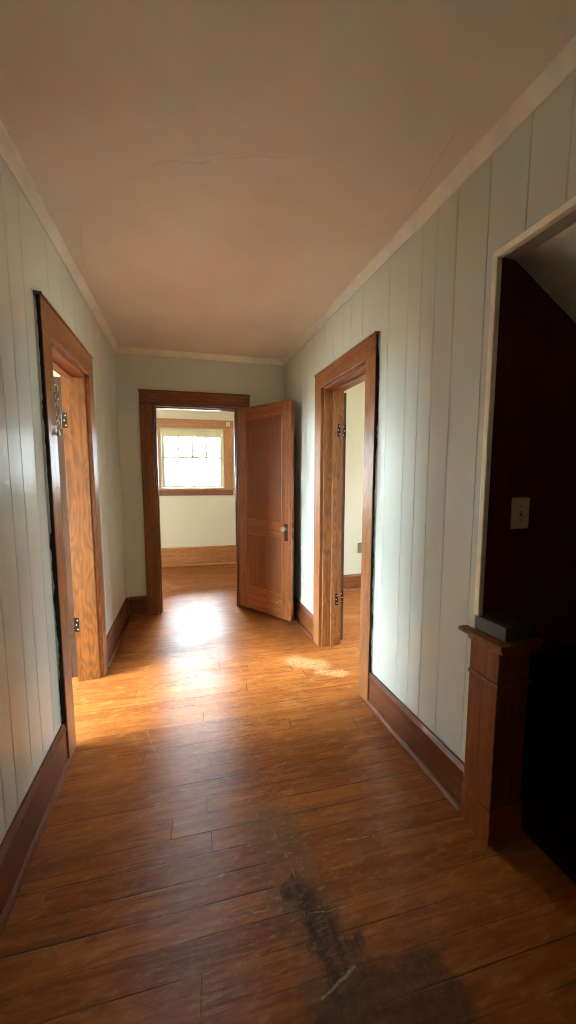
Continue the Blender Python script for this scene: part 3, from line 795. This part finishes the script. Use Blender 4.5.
# ------------------------------------------------------------------ small wall things
sw = empty('light_switch', Matrix.Translation((1.345, ST1-.0045, 1.276)))
tag(sw, 'ivory toggle light switch on the dark stair wall', 'light switch')
bm = bmesh.new(); box(bm, -.047, .047, -.007, 0, -.064, .064, .003); linkmesh('plate', bm, M_ivory, sw)
bm = bmesh.new(); box(bm, -.006, .006, -.0085, -.0068, -.012, .012, .0005)
sl_ = linkmesh('slot', bm, M_ivdark, sw)
bm = bmesh.new(); box(bm, -.0042, .0042, -.020, -.0085, -.002, .009, .001, Matrix.Rotation(math.radians(-18), 4, 'X')); linkmesh('toggle', bm, M_ivory, sl_)
for z in (-.030, .030):
    bm = bmesh.new(); lathe(bm, [(.0042, 0), (.004, .001), (.0025, .0016)], Matrix.Translation((0, -.007, z)) @ Matrix.Rotation(PI/2, 4, 'X'), 12); linkmesh('screw', bm, M_ivdark, sw)

ou = empty('wall_outlet', Matrix.Translation((2.235, RY1-.0005, .535)))
tag(ou, 'brown electrical outlet on the cream side-room wall in the right doorway', 'outlet')
bm = bmesh.new(); box(bm, -.042, .042, -.007, 0, -.066, .066, .003); linkmesh('plate', bm, M_outlet, ou)
for z in (-.024, .024):
    bm = bmesh.new(); cyl(bm, (0, -.0065, z), (0, -.010, z), .017, 20); rc = linkmesh('receptacle', bm, M_ivdark, ou)
    bm = bmesh.new(); box(bm, -.008, -.0055, -.0105, -.0098, z-.005, z+.005); box(bm, .0055, .008, -.0105, -.0098, z-.005, z+.005); linkmesh('slot', bm, M_edge, rc)

# door chain hanging on the left doorway's near casing
dc = empty('door_chain', TL @ Matrix.Translation((.0275, LD0-.020, 1.855)))
tag(dc, 'pale metal door chain hanging on the left doorway casing', 'door chain')
bm = bmesh.new(); box(bm, .0002, .003, -.014, .014, -.028, .028, .001); box(bm, .003, .010, -.005, .020, -.006, .006, .002)
pl = linkmesh('anchor_plate', bm, M_chain, dc)
bm = bmesh.new()
bm.free()
for z in (-.018, .018):
    bm = bmesh.new(); lathe(bm, [(.004, 0), (.0038, .001), (.002, .0015)], Matrix.Translation((.003, 0, z)) @ Matrix.Rotation(PI/2, 4, 'Y'), 10); linkmesh('screw', bm, M_iron, pl)
bm = bmesh.new()
for k in range(9):
    M = Matrix.Translation((.008+.002*math.sin(k*1.3), .021+.003*math.sin(k*.9), -.010-k*.0200)) @ Matrix.Rotation((PI/2 if k % 2 else 0)+.4, 4, 'Z') @ Matrix.Rotation(PI/2, 4, 'X')
    torus(bm, M,   .0075, .0024, .8, 1.6, 16, 8)
linkmesh('chain', bm, M_chain, dc, True)
bm = bmesh.new(); cyl(bm, (.008, .021, -.215), (.008, .021, -.232), .007, 14); cyl(bm, (.008, .021, -.200), (.008, .021, -.215), .003, 10)
linkmesh('end_button', bm, M_chain, dc, True)

# ------------------------------------------------------------------ daylight
w = bpy.data.worlds.new('overcast_sky'); S.world = w; w.use_nodes = True
nt = w.node_tree; nt.nodes.clear()
ow = nt.nodes.new('ShaderNodeOutputWorld'); bg = nt.nodes.new('ShaderNodeBackground')
tc = nt.nodes.new('ShaderNodeTexCoord'); sp = nt.nodes.new('ShaderNodeSeparateXYZ'); mr = nt.nodes.new('ShaderNodeMapRange'); mx = nt.nodes.new('ShaderNodeMix'); mx.data_type = 'RGBA'
nt.links.new(tc.outputs['Generated'], sp.inputs[0]); nt.links.new(sp.outputs[2], mr.inputs[0])
# overcast sky: the zenith is several times brighter than the horizon, the ground is duller still
mr.inputs[1].default_value = -.08; mr.inputs[2].default_value = .02
mx.inputs[6].default_value = (.66, .68, .60, 1); mx.inputs[7].default_value = (.72, .87, 1.0, 1)
m1 = nt.nodes.new('ShaderNodeMath'); m1.operation = 'MAXIMUM'; nt.links.new(sp.outputs[2], m1.inputs[0]); m1.inputs[1].default_value = 0
m3 = nt.nodes.new('ShaderNodeMath'); m3.operation = 'POWER'; nt.links.new(m1.outputs[0], m3.inputs[0]); m3.inputs[1].default_value = 2.0
m2 = nt.nodes.new('ShaderNodeMath'); m2.operation = 'MULTIPLY_ADD'; nt.links.new(m3.outputs[0], m2.inputs[0]); m2.inputs[1].default_value = 24.0; m2.inputs[2].default_value = 1.7
nt.links.new(mr.outputs[0], mx.inputs[0]); nt.links.new(mx.outputs[2], bg.inputs[0])
# bright haze round the sun side of the sky
dt = nt.nodes.new('ShaderNodeVectorMath'); dt.operation = 'DOT_PRODUCT'; nt.links.new(tc.outputs['Generated'], dt.inputs[0]); dt.inputs[1].default_value = tuple(Vector((-1, -.12, .35)).normalized())
d1 = nt.nodes.new('ShaderNodeMath'); d1.operation = 'MAXIMUM'; nt.links.new(dt.outputs['Value'], d1.inputs[0]); d1.inputs[1].default_value = 0
d2 = nt.nodes.new('ShaderNodeMath'); d2.operation = 'POWER'; nt.links.new(d1.outputs[0], d2.inputs[0]); d2.inputs[1].default_value = 2.5
up = nt.nodes.new('ShaderNodeMath'); up.operation = 'MULTIPLY'; nt.links.new(d2.outputs[0], up.inputs[0]); nt.links.new(mr.outputs[0], up.inputs[1])
d3 = nt.nodes.new('ShaderNodeMath'); d3.operation = 'MULTIPLY_ADD'; nt.links.new(up.outputs[0], d3.inputs[0]); d3.inputs[1].default_value = 7.5; nt.links.new(m2.outputs[0], d3.inputs[2])
nt.links.new(d3.outputs[0], bg.inputs[1])
nt.links.new(bg.outputs[0], ow.inputs[0])

sun = bpy.data.lights.new('sun', 'SUN'); sun.energy = 170; sun.angle = .02; sun.color = (1.0, .93, .82)  # unseen sun, added so the left room bounces light into the hall
so = bpy.data.objects.new('sun', sun); C.objects.link(so)
so.rotation_euler = Vector((1.0, .12, -1.0)).to_track_quat('-Z', 'Y').to_euler()
def portal(name, frame, x0, x1, z0, z1, d):
    l = bpy.data.lights.new(name, 'AREA'); l.shape = 'RECTANGLE'; l.size = x1-x0; l.size_y = z1-z0
    l.cycles.is_portal = True
    o = bpy.data.objects.new(name, l); C.objects.link(o)
    # area light shines along its -Z: aim it into the room (-y of the frame)
    o.matrix_world = frame @ Matrix.Translation(((x0+x1)/2, d+.17, (z0+z1)/2)) @ Matrix.Rotation(-PI/2, 4, 'X')
    return o
portal('daylight', TE, *W1, BD)
portal('daylight', TE, *W2, BD)
portal('daylight', Matrix.Translation((RX1, 0, 0)) @ Matrix.Rotation(-PI/2, 4, 'Z'), -W4[1], -W4[0], W4[2], W4[3], 0)
portal('daylight', TL @ Matrix.Translation((LX0, 0, 0)) @ Matrix.Rotation(PI/2, 4, 'Z'), *W5, 0)

# ------------------------------------------------------------------ camera
yaw, pitch, roll, F = 0.3118, -0.097, 0.0007, 352.98
f = Vector((math.sin(yaw)*math.cos(pitch), math.cos(yaw)*math.cos(pitch), math.sin(pitch)))
r = Vector((math.cos(yaw), -math.sin(yaw), 0)); u = r.cross(f)
r2 = r*math.cos(roll)+u*math.sin(roll); u2 = -r*math.sin(roll)+u*math.cos(roll)
cd = bpy.data.cameras.new('camera'); cam = bpy.data.objects.new('camera', cd); C.objects.link(cam)
cam.matrix_world = Matrix(((r2.x, u2.x, -f.x, 0), (r2.y, u2.y, -f.y, 0), (r2.z, u2.z, -f.z, 1.42), (0, 0, 0, 1)))
cd.sensor_fit = 'AUTO'; cd.sensor_width = 36; cd.lens = 36*F/1024; cd.clip_start = .02
S.camera = cam

S.view_settings.view_transform = 'Standard'; S.view_settings.look = 'None'
S.view_settings.gamma = 1; S.view_settings.use_curve_mapping = False
S.view_settings.exposure = 4.0
S.cycles.max_bounces = 16; S.cycles.diffuse_bounces = 10; S.cycles.glossy_bounces = 6; S.cycles.transparent_max_bounces = 12
S.cycles.sample_clamp_indirect = 8
S.cycles.caustics_reflective = True; S.cycles.caustics_refractive = False
S.cycles.use_denoising = True
S.cycles.filter_width = 1.1
